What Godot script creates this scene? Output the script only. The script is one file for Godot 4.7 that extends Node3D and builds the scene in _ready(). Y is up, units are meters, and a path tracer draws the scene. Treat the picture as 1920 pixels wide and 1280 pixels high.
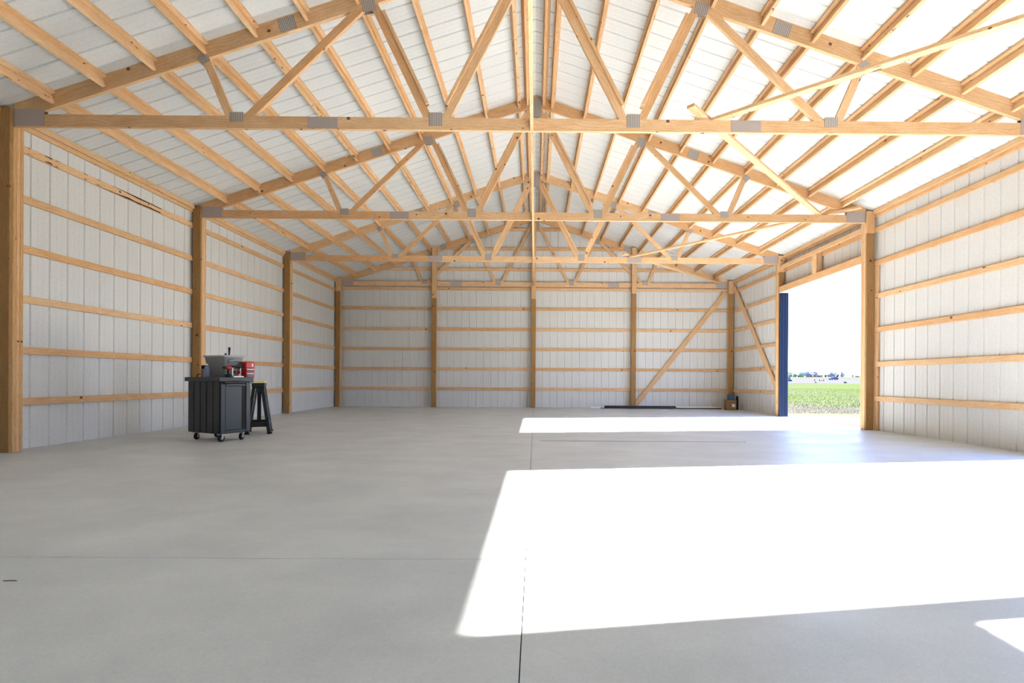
extends Node3D
# An empty pole barn: steel skin, wooden posts, girts, purlins and trusses, concrete floor, sun through the side doorways.
# Lengths below are in feet (x right, y up, z forward from the camera) and are turned into metres by V() and FT.

const FT := 0.3048
const TRUSS_Z := 17.763        # fourth truss from the end wall
const BAY := 10.0
const HALF := 19.5             # inner face of the posts
const SKIN := 20.09            # inner face of the wall steel
const END_Z := 48.03           # inner face of the far end wall's steel
const NEAR_Z := -22.3
const CHORD := 12.2            # underside of the trusses
const EAVE := 13.05            # roof underside at x = HALF

var rng := RandomNumberGenerator.new()
var M := {}
var used := {}
var cache := {}

# ------------------------------------------------------------------ helpers
func V(x: float, y: float, z: float) -> Vector3:
	return Vector3(x, y, -z) * FT

func roof(x: float) -> float:
	return EAVE + (HALF - absf(x)) / 3.0

func numbered(called: String) -> String:
	if not used.has(called):
		used[called] = 0
		return called
	used[called] += 1
	return "%s_%03d" % [called, used[called]]

func tag(o: Node3D, label: String, category: String, group := "") -> Node3D:
	o.set_meta("label", label)
	o.set_meta("category", category)
	if group != "":
		o.set_meta("group", group)
	return o

func thing(called: String, label: String, category: String, at := Vector3.ZERO, turn := 0.0, group := "") -> Node3D:
	var o := Node3D.new()
	o.name = numbered(called)
	add_child(o)
	o.position = at
	o.rotation.y = turn
	return tag(o, label, category, group)

func setting(called: String, label: String) -> Node3D:
	var o := Node3D.new()
	o.name = called
	add_child(o)
	o.set_meta("kind", "structure")
	o.set_meta("label", label)
	return o

func obj(called: String, mesh: Mesh, mat: Material, parent: Node3D = self, t := Transform3D()) -> MeshInstance3D:
	var o := MeshInstance3D.new()
	o.name = called if parent != self else numbered(called)
	o.mesh = mesh
	o.material_override = mat
	o.transform = t
	parent.add_child(o, true)
	return o

func face(st: SurfaceTool, pts: Array, n: Vector3, uvs: Array = []) -> void:
	# a convex polygon seen from the side n points to; Godot's front faces run clockwise
	var c: Vector3 = (pts[1] - pts[0]).cross(pts[2] - pts[0])
	var order: Array = range(pts.size())
	if c.dot(n) > 0.0:
		order.reverse()
	for k in range(1, pts.size() - 1):
		for i in [order[0], order[k], order[k + 1]]:
			st.set_normal(n)
			st.set_uv(uvs[i] if uvs.size() else Vector2.ZERO)
			st.add_vertex(pts[i])

func board_mesh(l: float, w: float, t: float, variant: int, b := 0.012) -> ArrayMesh:
	# a chamfered box, x along the grain; l, w (y), t (z) and the chamfer b in feet
	var key := "b%.3f_%.3f_%.3f_%d_%.3f" % [l, w, t, variant, b]
	if cache.has(key):
		return cache[key]
	var r := RandomNumberGenerator.new()
	r.seed = hash("grain%d" % variant)
	var u0 := r.randf()
	var vo := [r.randf_range(0.3, 0.7), r.randf_range(0.3, 0.7), r.randf_range(0.3, 0.7), r.randf_range(0.3, 0.7)]
	var h := Vector3(l, w, t) * 0.5
	var st := SurfaceTool.new()
	st.begin(Mesh.PRIMITIVE_TRIANGLES)
	var uv := func(p: Vector3, axis: int, s: int) -> Vector2:
		if axis == 0:
			return Vector2(u0 + p.y * 0.02, vo[0] + p.z / 2.0)
		if axis == 1:
			return Vector2(u0 + p.x / 12.0, vo[0 if s > 0 else 1] + p.z / 1.3)
		return Vector2(u0 + 0.37 + p.x / 12.0, vo[2 if s > 0 else 3] + p.y / 1.3)
	var corner := func(sg: Vector3, axis: int) -> Vector3:
		var p := Vector3.ZERO
		for i in 3:
			p[i] = sg[i] * (h[i] if i == axis else h[i] - b)
		return p
	for axis in 3:
		var j := (axis + 1) % 3
		var k := (axis + 2) % 3
		for s in [-1, 1]:
			var n := Vector3.ZERO
			n[axis] = s
			var pts := []
			var uvs := []
			for q in [[-1, -1], [1, -1], [1, 1], [-1, 1]]:
				var sg := Vector3.ZERO
				sg[axis] = s
				sg[j] = q[0]
				sg[k] = q[1]
				var p: Vector3 = corner.call(sg, axis)
				pts.append(p * FT)
				uvs.append(uv.call(p, axis, s))
			face(st, pts, n, uvs)
		for s in [-1, 1]:
			for s2 in [-1, 1]:
				# the chamfer between faces j (sign s) and k (sign s2), running along axis
				var n := Vector3.ZERO
				n[j] = s
				n[k] = s2
				n = n.normalized()
				var pts := []
				var uvs := []
				for q in [[-1, j], [1, j], [1, k], [-1, k]]:
					var sg := Vector3.ZERO
					sg[axis] = q[0]
					sg[j] = s
					sg[k] = s2
					var p: Vector3 = corner.call(sg, q[1])
					pts.append(p * FT)
					uvs.append(uv.call(p, 1 if axis == 0 else 0, 1))
				face(st, pts, n, uvs)
	for sx in [-1, 1]:
		for sy in [-1, 1]:
			for sz in [-1, 1]:
				var sg := Vector3(sx, sy, sz)
				var a: Vector3 = corner.call(sg, 0)
				var bb: Vector3 = corner.call(sg, 1)
				var c: Vector3 = corner.call(sg, 2)
				face(st, [a * FT, bb * FT, c * FT], sg.normalized(), [uv.call(a, 0, 1), uv.call(bb, 0, 1), uv.call(c, 0, 1)])
	cache[key] = st.commit()
	return cache[key]

func beam(called: String, a: Vector3, b: Vector3, wdir: Vector3, w: float, t: float, mat: Material, parent: Node3D = self, variant := -1, chamfer := 0.012) -> MeshInstance3D:
	# a board from a to b (feet, z forward); w feet across in the direction wdir, t feet the other way
	var axis := Vector3(b.x - a.x, b.y - a.y, a.z - b.z)
	var l := axis.length()
	axis /= l
	var wd := Vector3(wdir.x, wdir.y, -wdir.z)
	wd = (wd - axis * wd.dot(axis)).normalized()
	var m := (a + b) * 0.5
	if variant < 0:
		variant = rng.randi() % 12
	return obj(called, board_mesh(snappedf(l, 0.001), w, t, variant, chamfer), mat, parent, Transform3D(Basis(axis, wd, axis.cross(wd)), V(m.x, m.y, m.z)))

func box(called: String, x0: float, x1: float, y0: float, y1: float, z0: float, z1: float, mat: Material, parent: Node3D = self, grain := "x", chamfer := 0.012) -> MeshInstance3D:
	# a board filling that box, its grain along the named axis
	var c := Vector3(x0 + x1, y0 + y1, z0 + z1) * 0.5
	var a := c
	var b := c
	match grain:
		"x":
			a.x = x0; b.x = x1
			return beam(called, a, b, Vector3.UP, y1 - y0, z1 - z0, mat, parent, -1, chamfer)
		"y":
			a.y = y0; b.y = y1
			return beam(called, a, b, Vector3.RIGHT, x1 - x0, z1 - z0, mat, parent, -1, chamfer)
	a.z = z0; b.z = z1
	return beam(called, a, b, Vector3.UP, y1 - y0, x1 - x0, mat, parent, -1, chamfer)

func slab_poly(called: String, poly: PackedVector2Array, z0: float, z1: float, grain: Vector2, mat: Material, parent: Node3D) -> MeshInstance3D:
	# a flat member cut to the outline poly (x, y in feet), from z0 to z1
	if Geometry2D.is_polygon_clockwise(poly):
		poly.reverse()
	var c := Vector2.ZERO
	for p in poly:
		c += p
	c /= poly.size()
	var zm := (z0 + z1) * 0.5
	var hz := (z1 - z0) * 0.5
	var g := grain.normalized()
	var u0 := rng.randf()
	var v0 := rng.randf_range(0.3, 0.7)
	var st := SurfaceTool.new()
	st.begin(Mesh.PRIMITIVE_TRIANGLES)
	var at := func(p: Vector2, s: float) -> Vector3: return Vector3(p.x - c.x, p.y - c.y, s * hz) * FT
	var uv := func(p: Vector2) -> Vector2: return Vector2(u0 + (p - c).dot(g) / 12.0, v0 + (p - c).dot(g.orthogonal()) / 1.3)
	var tri := Geometry2D.triangulate_polygon(poly)
	for k in range(0, tri.size(), 3):
		for s in [-1.0, 1.0]:
			face(st, [at.call(poly[tri[k]], s), at.call(poly[tri[k + 1]], s), at.call(poly[tri[k + 2]], s)], Vector3(0, 0, s), [uv.call(poly[tri[k]]), uv.call(poly[tri[k + 1]]), uv.call(poly[tri[k + 2]])])
	for k in poly.size():
		var p := poly[k]
		var q := poly[(k + 1) % poly.size()]
		if p.distance_to(q) < 0.001:
			continue
		var n := Vector3(q.y - p.y, p.x - q.x, 0).normalized()
		var a: Vector2 = uv.call(p) + Vector2(0.21, 0)
		var b: Vector2 = uv.call(q) + Vector2(0.21, 0)
		face(st, [at.call(p, -1.0), at.call(q, -1.0), at.call(q, 1.0), at.call(p, 1.0)], n, [a, b, b + Vector2(0, 0.09), a + Vector2(0, 0.09)])
	return obj(called, st.commit(), mat, parent, Transform3D(Basis(), V(c.x, c.y, zm)))

func strip_poly(a: Vector2, b: Vector2, w: float) -> PackedVector2Array:
	var d := (b - a).normalized().orthogonal() * w * 0.5
	return PackedVector2Array([a - d, b - d, b + d, a + d])

func cut(poly: PackedVector2Array, by: Array) -> PackedVector2Array:
	for other in by:
		var best := PackedVector2Array()
		var area := -1.0
		for piece in Geometry2D.clip_polygons(poly, other):
			var a := 0.0
			for k in piece.size():
				a += piece[k].cross(piece[(k + 1) % piece.size()])
			if absf(a) > area:
				area = absf(a)
				best = piece
		poly = best
	return poly

func lathe(profile: Array, seg := 20, smooth := true) -> ArrayMesh:
	# profile: Vector2(radius, height) in feet, from the bottom up
	var st := SurfaceTool.new()
	st.begin(Mesh.PRIMITIVE_TRIANGLES)
	st.set_smooth_group(0 if smooth else -1)
	for k in profile.size() - 1:
		for i in seg:
			var a0 := TAU * i / seg
			var a1 := TAU * (i + 1) / seg
			var p: Vector2 = profile[k]
			var q: Vector2 = profile[k + 1]
			var v := [Vector3(p.x * cos(a0), p.y, p.x * sin(a0)) * FT, Vector3(p.x * cos(a1), p.y, p.x * sin(a1)) * FT, Vector3(q.x * cos(a1), q.y, q.x * sin(a1)) * FT, Vector3(q.x * cos(a0), q.y, q.x * sin(a0)) * FT]
			for j in [0, 1, 2, 0, 2, 3]:
				st.set_uv(Vector2(float(i) / seg, float(k)))
				st.add_vertex(v[j])
	st.generate_normals()
	return st.commit()

func tube(points: Array, r: float, seg := 10) -> ArrayMesh:
	# a round bar along points (local feet, y up, z backward)
	var st := SurfaceTool.new()
	st.begin(Mesh.PRIMITIVE_TRIANGLES)
	st.set_smooth_group(0)
	var rings := []
	for k in points.size():
		var d: Vector3 = (points[mini(k + 1, points.size() - 1)] - points[maxi(k - 1, 0)]).normalized()
		var s := d.cross(Vector3.UP if absf(d.y) < 0.9 else Vector3.RIGHT).normalized()
		var u := s.cross(d)
		var ring := []
		for i in seg:
			ring.append((points[k] + (s * cos(TAU * i / seg) + u * sin(TAU * i / seg)) * r) * FT)
		rings.append(ring)
	for k in rings.size() - 1:
		for i in seg:
			var j := (i + 1) % seg
			for v in [rings[k][i], rings[k + 1][j], rings[k][j], rings[k][i], rings[k + 1][i], rings[k + 1][j]]:
				st.add_vertex(v)
	for e in [0, rings.size() - 1]:
		for i in range(1, seg - 1):
			for v in ([rings[e][0], rings[e][i], rings[e][i + 1]] if e == 0 else [rings[e][0], rings[e][i + 1], rings[e][i]]):
				st.add_vertex(v)
	st.generate_normals()
	return st.commit()

func tub(bx: float, bz: float, tx: float, tz: float, y0: float, y1: float, wall: float) -> ArrayMesh:
	# an open tapered tub standing on y0; half sizes bx, bz at the foot and tx, tz at the brim
	var st := SurfaceTool.new()
	st.begin(Mesh.PRIMITIVE_TRIANGLES)
	var ring := func(hx: float, hz: float, y: float) -> Array:
		var out := []
		var c := minf(hx, hz) * 0.22
		for q in [[1, 1], [-1, 1], [-1, -1], [1, -1]]:
			for k in 4:
				var a: float = atan2(q[1], q[0]) - PI / 4 + k * PI / 6
				out.append(Vector3(q[0] * (hx - c) + c * cos(a), y, q[1] * (hz - c) + c * sin(a)) * FT)
		return out
	var rings := [ring.call(bx - 0.02, bz - 0.02, y0), ring.call(bx, bz, y0 + 0.02), ring.call(tx - 0.03, tz - 0.03, y1 - 0.09), ring.call(tx + 0.02, tz + 0.02, y1 - 0.08), ring.call(tx + 0.02, tz + 0.02, y1 - 0.01), ring.call(tx, tz, y1), ring.call(tx - wall - 0.02, tz - wall - 0.02, y1), ring.call(bx - wall, bz - wall, y0 + wall)]
	var n: int = rings[0].size()
	for k in rings.size() - 1:
		for i in n:
			var j := (i + 1) % n
			for v in [rings[k][i], rings[k][j], rings[k + 1][j], rings[k][i], rings[k + 1][j], rings[k + 1][i]]:
				st.add_vertex(v)
	for i in range(1, n - 1):
		for v in [rings[0][0], rings[0][i + 1], rings[0][i], rings[7][0], rings[7][i], rings[7][i + 1]]:
			st.add_vertex(v)
	st.generate_normals()
	return st.commit()

func sheet_mesh(s0: float, s1: float, phase: float, bottom: Callable, top: Callable) -> ArrayMesh:
	# ribbed steel: s along the wall, y up it, ribs bulge outward (+z of the mesh) 0.75 ft apart; two skins
	var prof := []
	var step := 0.75
	var k := int(floor((s0 - phase) / step)) - 1
	while phase + k * step < s1 + step:
		var c := phase + k * step
		for q in [[-0.045, 0.0], [-0.018, 0.042], [0.018, 0.042], [0.045, 0.0], [0.23, 0.0], [0.245, 0.005], [0.275, 0.005], [0.29, 0.0], [0.46, 0.0], [0.475, 0.005], [0.505, 0.005], [0.52, 0.0]]:
			prof.append(Vector2(c + q[0], q[1]))
		k += 1
	var inside := []
	for i in prof.size():
		var p: Vector2 = prof[i]
		if i > 0 and prof[i - 1].x < s0 and p.x > s0:
			inside.append(Vector2(s0, lerpf(prof[i - 1].y, p.y, (s0 - prof[i - 1].x) / (p.x - prof[i - 1].x))))
		if p.x >= s0 and p.x <= s1:
			inside.append(p)
		if i + 1 < prof.size() and p.x < s1 and prof[i + 1].x > s1:
			inside.append(Vector2(s1, lerpf(p.y, prof[i + 1].y, (s1 - p.x) / (prof[i + 1].x - p.x))))
	var st := SurfaceTool.new()
	st.begin(Mesh.PRIMITIVE_TRIANGLES)
	var sm := (s0 + s1) * 0.5
	for i in inside.size() - 1:
		var p: Vector2 = inside[i]
		var q: Vector2 = inside[i + 1]
		if q.x - p.x < 0.0005:
			continue
		var n := Vector3(-(q.y - p.y), 0, q.x - p.x).normalized()
		for skin in 2:
			var o := 0.012 * skin
			var pts := [Vector3(p.x - sm, bottom.call(p.x), p.y + o), Vector3(q.x - sm, bottom.call(q.x), q.y + o), Vector3(q.x - sm, top.call(q.x), q.y + o), Vector3(p.x - sm, top.call(p.x), p.y + o)]
			var sc := []
			var uvs := []
			for v in pts:
				sc.append(v * FT)
				uvs.append(Vector2(v.x + sm, v.y) * 0.1)
			face(st, sc, n if skin == 1 else -n, uvs)
	return st.commit()

func sheets(parent: Node3D, s0: float, s1: float, phase: float, y0: float, top: Callable, place: Callable) -> void:
	# a run of steel sheets 3 ft wide, lapped at the ribs
	var at := phase + 3.0 * floorf((s0 - phase) / 3.0)
	while at < s1 - 0.01:
		var a := maxf(at, s0)
		var b := minf(at + 3.0, s1)
		if b - a > 0.03:
			var flat := is_equal_approx(top.call(a), top.call(b)) and is_equal_approx(top.call(a), top.call((a + b) * 0.5))
			var key := "s%.2f_%.2f_%.2f_%.2f" % [a - at, b - at, y0, top.call(a)]
			var mesh: ArrayMesh
			if flat and cache.has(key):
				mesh = cache[key]
			else:
				mesh = sheet_mesh(a, b, phase, func(_s): return y0, top)
				if flat:
					cache[key] = mesh
			obj("steel_sheet", mesh, M.steel, parent, place.call((a + b) * 0.5))
		at += 3.0

# ------------------------------------------------------------------ materials
func wood_texture(sd: int, knots: int, bark: bool) -> ImageTexture:
	var w := 1024
	var h := 160
	var r := RandomNumberGenerator.new()
	r.seed = sd
	var n1 := FastNoiseLite.new()
	n1.seed = sd
	n1.frequency = 1.0
	n1.fractal_octaves = 2
	var n2 := FastNoiseLite.new()
	n2.seed = sd + 7
	n2.frequency = 1.0
	n2.fractal_octaves = 3
	var kn := []
	for k in knots:
		kn.append([r.randf() * 12.0, r.randf_range(0.05, 1.25), r.randf_range(0.025, 0.07)])
	var data := PackedByteArray()
	data.resize(w * h * 3)
	var light := Vector3(235, 199, 157)
	var mid := Vector3(221, 178, 131)
	var dark := Vector3(186, 133, 82)
	for x in w:
		var a := TAU * x / w
		var ca := cos(a) * 1.3
		var sa := sin(a) * 1.3
		var fx := 12.0 * x / w
		for y in h:
			var fy := 1.3 * y / h
			var warp := fy * 9.0 + 1.5 * n1.get_noise_3d(ca * 0.7, sa * 0.7, fy * 1.5)
			var core := 0.0
			for q in kn:
				var dx := absf(fx - q[0])
				dx = minf(dx, 12.0 - dx)
				if dx < 0.8:
					var dy: float = fy - q[1]
					var d := sqrt(dx * dx * 0.35 + dy * dy)
					warp += 1.1 * exp(-d * d / 0.012) * signf(dy)
					var dd: float = sqrt(dx * dx + dy * dy * 1.3) / q[2]
					if dd < 1.3:
						core = maxf(core, clampf((1.3 - dd) * 2.2, 0.0, 1.0))
			var ring := fposmod(warp, 1.0)
			var line := pow(ring, 3.0)
			var fine := n2.get_noise_3d(ca * 9.0, sa * 9.0, fy * 70.0)
			var patch := n2.get_noise_3d(ca * 1.4 + 9.0, sa * 1.4, fy * 2.0)
			var c := light.lerp(mid, clampf(0.45 + 0.7 * patch + 0.5 * fine, 0.0, 1.0))
			c = c.lerp(dark, clampf(line * 0.38 + fine * 0.22, 0.0, 0.6))
			if core > 0.0:
				c = c.lerp(Vector3(92, 54, 28), core * 0.85)
			if bark:
				# torn bark along one edge of the board
				var e := n1.get_noise_3d(ca * 2.5 + 4.0, sa * 2.5, 1.0) * 0.5 + 0.12 * n2.get_noise_3d(ca * 20.0, sa * 20.0, fy * 12.0)
				var edge := absf(fposmod(fy + 0.12, 0.24) - 0.12)
				if e > 0.12 and edge < (e - 0.12) * 0.35:
					c = c.lerp(Vector3(70, 44, 26), 0.8)
			var at := (y * w + x) * 3
			data[at] = int(clampf(c.x, 0, 255))
			data[at + 1] = int(clampf(c.y, 0, 255))
			data[at + 2] = int(clampf(c.z, 0, 255))
	return ImageTexture.create_from_image(Image.create_from_data(w, h, false, Image.FORMAT_RGB8, data))

func plate_texture(rows: bool) -> ImageTexture:
	# pressed nail plate: rows of punched slots in galvanised steel
	var im := Image.create(128, 128, false, Image.FORMAT_RGB8)
	var r := RandomNumberGenerator.new()
	r.seed = 5
	for x in 128:
		for y in 128:
			var v := 0.76 + r.randf_range(-0.05, 0.05)
			if rows:
				var sx := x % 16
				var sy := (y + (8 if (x / 16) % 2 == 1 else 0)) % 21
				if sx < 5 and sy < 17:
					v = 0.40
				elif sx > 5 and sx < 9:
					v = 0.90
			else:
				if x % 9 < 2 and (y + x * 3) % 13 < 6:
					v = 0.62
			im.set_pixel(x, y, Color(v, v * 0.965, v * 0.945))
	return ImageTexture.create_from_image(im)

func mottle(sd: int, size: int, freq: float, oct: int, c0: Color, c1: Color, speck := 0.0, warp := 0.0) -> ImageTexture:
	# seamless patches between two colours with fine grain
	var n := FastNoiseLite.new()
	n.seed = sd
	n.frequency = freq
	n.fractal_octaves = oct
	n.fractal_gain = 0.6
	if warp > 0.0:
		n.domain_warp_enabled = true
		n.domain_warp_amplitude = warp
		n.domain_warp_frequency = freq * 0.6
	var im := n.get_seamless_image(size, size)
	im.convert(Image.FORMAT_L8)
	var src := im.get_data()
	var data := PackedByteArray()
	data.resize(size * size * 3)
	var r := RandomNumberGenerator.new()
	r.seed = sd
	for k in size * size:
		var c := c0.lerp(c1, clampf(src[k] / 255.0 + r.randf_range(-speck, speck), 0.0, 1.0))
		data[k * 3] = c.r8
		data[k * 3 + 1] = c.g8
		data[k * 3 + 2] = c.b8
	return ImageTexture.create_from_image(Image.create_from_data(size, size, false, Image.FORMAT_RGB8, data))

func mat(color: Color, rough := 0.6, metal := 0.0) -> StandardMaterial3D:
	var m := StandardMaterial3D.new()
	m.albedo_color = color
	m.roughness = rough
	m.metallic = metal
	return m

func make_materials() -> void:
	var tex := [wood_texture(11, 4, false), wood_texture(23, 9, false), wood_texture(37, 6, false)]
	var wane := wood_texture(51, 8, true)
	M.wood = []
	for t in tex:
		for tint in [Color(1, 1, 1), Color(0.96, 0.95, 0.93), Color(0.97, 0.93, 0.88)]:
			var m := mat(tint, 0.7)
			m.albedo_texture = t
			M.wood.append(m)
	M.wane = mat(Color(1, 1, 1), 0.75)
	M.wane.albedo_texture = wane
	M.bark = mat(Color(0.25, 0.17, 0.11), 0.95)
	M.treated = mat(Color(0.72, 0.67, 0.56), 0.85)
	M.treated.albedo_texture = tex[1]
	M.treated_pale = mat(Color(0.90, 0.87, 0.78), 0.8)
	M.treated_pale.albedo_texture = tex[0]
	M.slotted = mat(Color(0.92, 0.91, 0.90), 0.5, 0.0)
	M.slotted.albedo_texture = plate_texture(true)
	M.plate = mat(Color(0.92, 0.89, 0.88), 0.5, 0.0)
	M.plate.albedo_texture = plate_texture(false)
	M.steel = mat(Color(1, 1, 1), 0.45)
	M.steel.albedo_texture = mottle(3, 512, 0.05, 4, Color(0.825, 0.826, 0.818), Color(0.873, 0.874, 0.866), 0.25)
	M.steel.uv1_scale = Vector3(3, 3, 3)
	M.concrete = mat(Color(1, 1, 1), 0.52)
	M.concrete.albedo_texture = mottle(8, 1024, 0.006, 6, Color(0.755, 0.775, 0.779), Color(0.84, 0.856, 0.854), 0.25, 40.0)
	M.concrete.metallic_specular = 0.5
	M.concrete.uv1_triplanar = true
	M.concrete.uv1_world_triplanar = true
	M.concrete.uv1_scale = Vector3(0.16, 0.16, 0.24)
	M.concrete.roughness_texture = mottle(9, 512, 0.012, 5, Color(0.75, 0.75, 0.75), Color(1, 1, 1), 0.05)
	M.joint = mat(Color(0.10, 0.095, 0.09), 0.95)
	M.iron = mat(Color(0.09, 0.09, 0.095), 0.6, 0.3)
	M.black = mat(Color(0.085, 0.098, 0.10), 0.40)
	M.rubber = mat(Color(0.07, 0.07, 0.07), 0.8)
	M.zinc = mat(Color(0.72, 0.72, 0.72), 0.3, 0.9)
	M.chrome = mat(Color(0.85, 0.85, 0.86), 0.15, 1.0)
	M.grey_tub = mat(Color(0.66, 0.67, 0.67), 0.45)
	M.red = mat(Color(0.72, 0.10, 0.10), 0.35)
	M.drawer = mat(Color(0.25, 0.27, 0.30), 0.4)
	M.white = mat(Color(0.93, 0.93, 0.92), 0.5)
	M.blue_bottle = mat(Color(0.46, 0.52, 0.62), 0.35)
	M.brown_bottle = mat(Color(0.42, 0.36, 0.34), 0.4)
	M.yellow = mat(Color(0.94, 0.87, 0.60), 0.6)
	M.card = mat(Color(0.56, 0.45, 0.33), 0.85)
	M.blue_can = mat(Color(0.20, 0.36, 0.47), 0.5)
	M.navy = mat(Color(0.13, 0.17, 0.25), 0.5)
	M.navy.metallic_specular = 0.25
	M.trim_black = mat(Color(0.08, 0.085, 0.095), 0.45)

func wood() -> Material:
	return M.wood[rng.randi() % M.wood.size()]

# ------------------------------------------------------------------ camera, sky, sun
func make_light() -> void:
	var cam := Camera3D.new()
	cam.name = "camera"
	var f := 885.56
	var yaw := 0.0044
	var pitch := -0.0011
	var roll := 0.0064
	var right := Vector3(cos(yaw), 0, sin(yaw))
	var ahead := Vector3(cos(pitch) * sin(yaw), sin(pitch), -cos(pitch) * cos(yaw))
	var up := Vector3(-sin(pitch) * sin(yaw), cos(pitch), sin(pitch) * cos(yaw))
	cam.transform = Transform3D(Basis(right * cos(roll) + up * sin(roll), up * cos(roll) - right * sin(roll), -ahead).orthonormalized(), V(0.0756, 2.868, 0))
	cam.set_frustum(0.05 * 1280.0 / f, Vector2((960.0 - 1007.3) / f, (711.5 - 640.0) / f) * 0.05, 0.05, 4000.0)
	add_child(cam)
	cam.current = true
	var env := Environment.new()
	env.background_mode = Environment.BG_SKY
	var sky := ProceduralSkyMaterial.new()
	sky.sky_top_color = Color(0.38, 0.57, 0.92)
	sky.sky_horizon_color = Color(0.82, 0.90, 1.0)
	sky.sky_curve = 0.18
	sky.ground_horizon_color = Color(0.62, 0.64, 0.58)
	sky.ground_bottom_color = Color(0.40, 0.40, 0.34)
	sky.sky_energy_multiplier = 1.8
	sky.ground_energy_multiplier = 1.0
	env.sky = Sky.new()
	env.sky.sky_material = sky
	env.ambient_light_source = Environment.AMBIENT_SOURCE_SKY
	env.tonemap_mode = Environment.TONE_MAPPER_LINEAR
	env.tonemap_exposure = 2.4
	env.sdfgi_enabled = true
	env.ssao_enabled = true
	env.ssil_enabled = true
	var we := WorldEnvironment.new()
	we.name = "environment"
	we.environment = env
	add_child(we)
	var sun := DirectionalLight3D.new()
	sun.name = "sun"
	sun.light_color = Color(1.0, 0.98, 0.945)
	sun.light_energy = 11.0
	sun.light_angular_distance = 0.53
	sun.shadow_enabled = true
	sun.sky_mode = DirectionalLight3D.SKY_MODE_LIGHT_ONLY
	add_child(sun)
	sun.look_at_from_position(Vector3.ZERO, Vector3(-1.0, -0.474, 0.14))

# ------------------------------------------------------------------ the shell
func make_floor() -> void:
	var fl := setting("floor", "smooth grey concrete slab with straight saw-cut joints")
	var g := 0.006
	var xs := [-20.08, -0.06, 20.1]
	var zs := [NEAR_Z - 0.02, -7.5, 7.51, 21.72, 35.9, END_Z + 0.02]
	for i in 2:
		for k in zs.size() - 1:
			box("slab", xs[i] + g, xs[i + 1] - g, -0.28, 0.0, zs[k] + g, zs[k + 1] - g, M.concrete, fl, "x", 0.003)
	box("joint_filler", -20.05, 20.05, -0.30, -0.035, NEAR_Z, END_Z, M.joint, fl, "x", 0.001)

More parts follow.
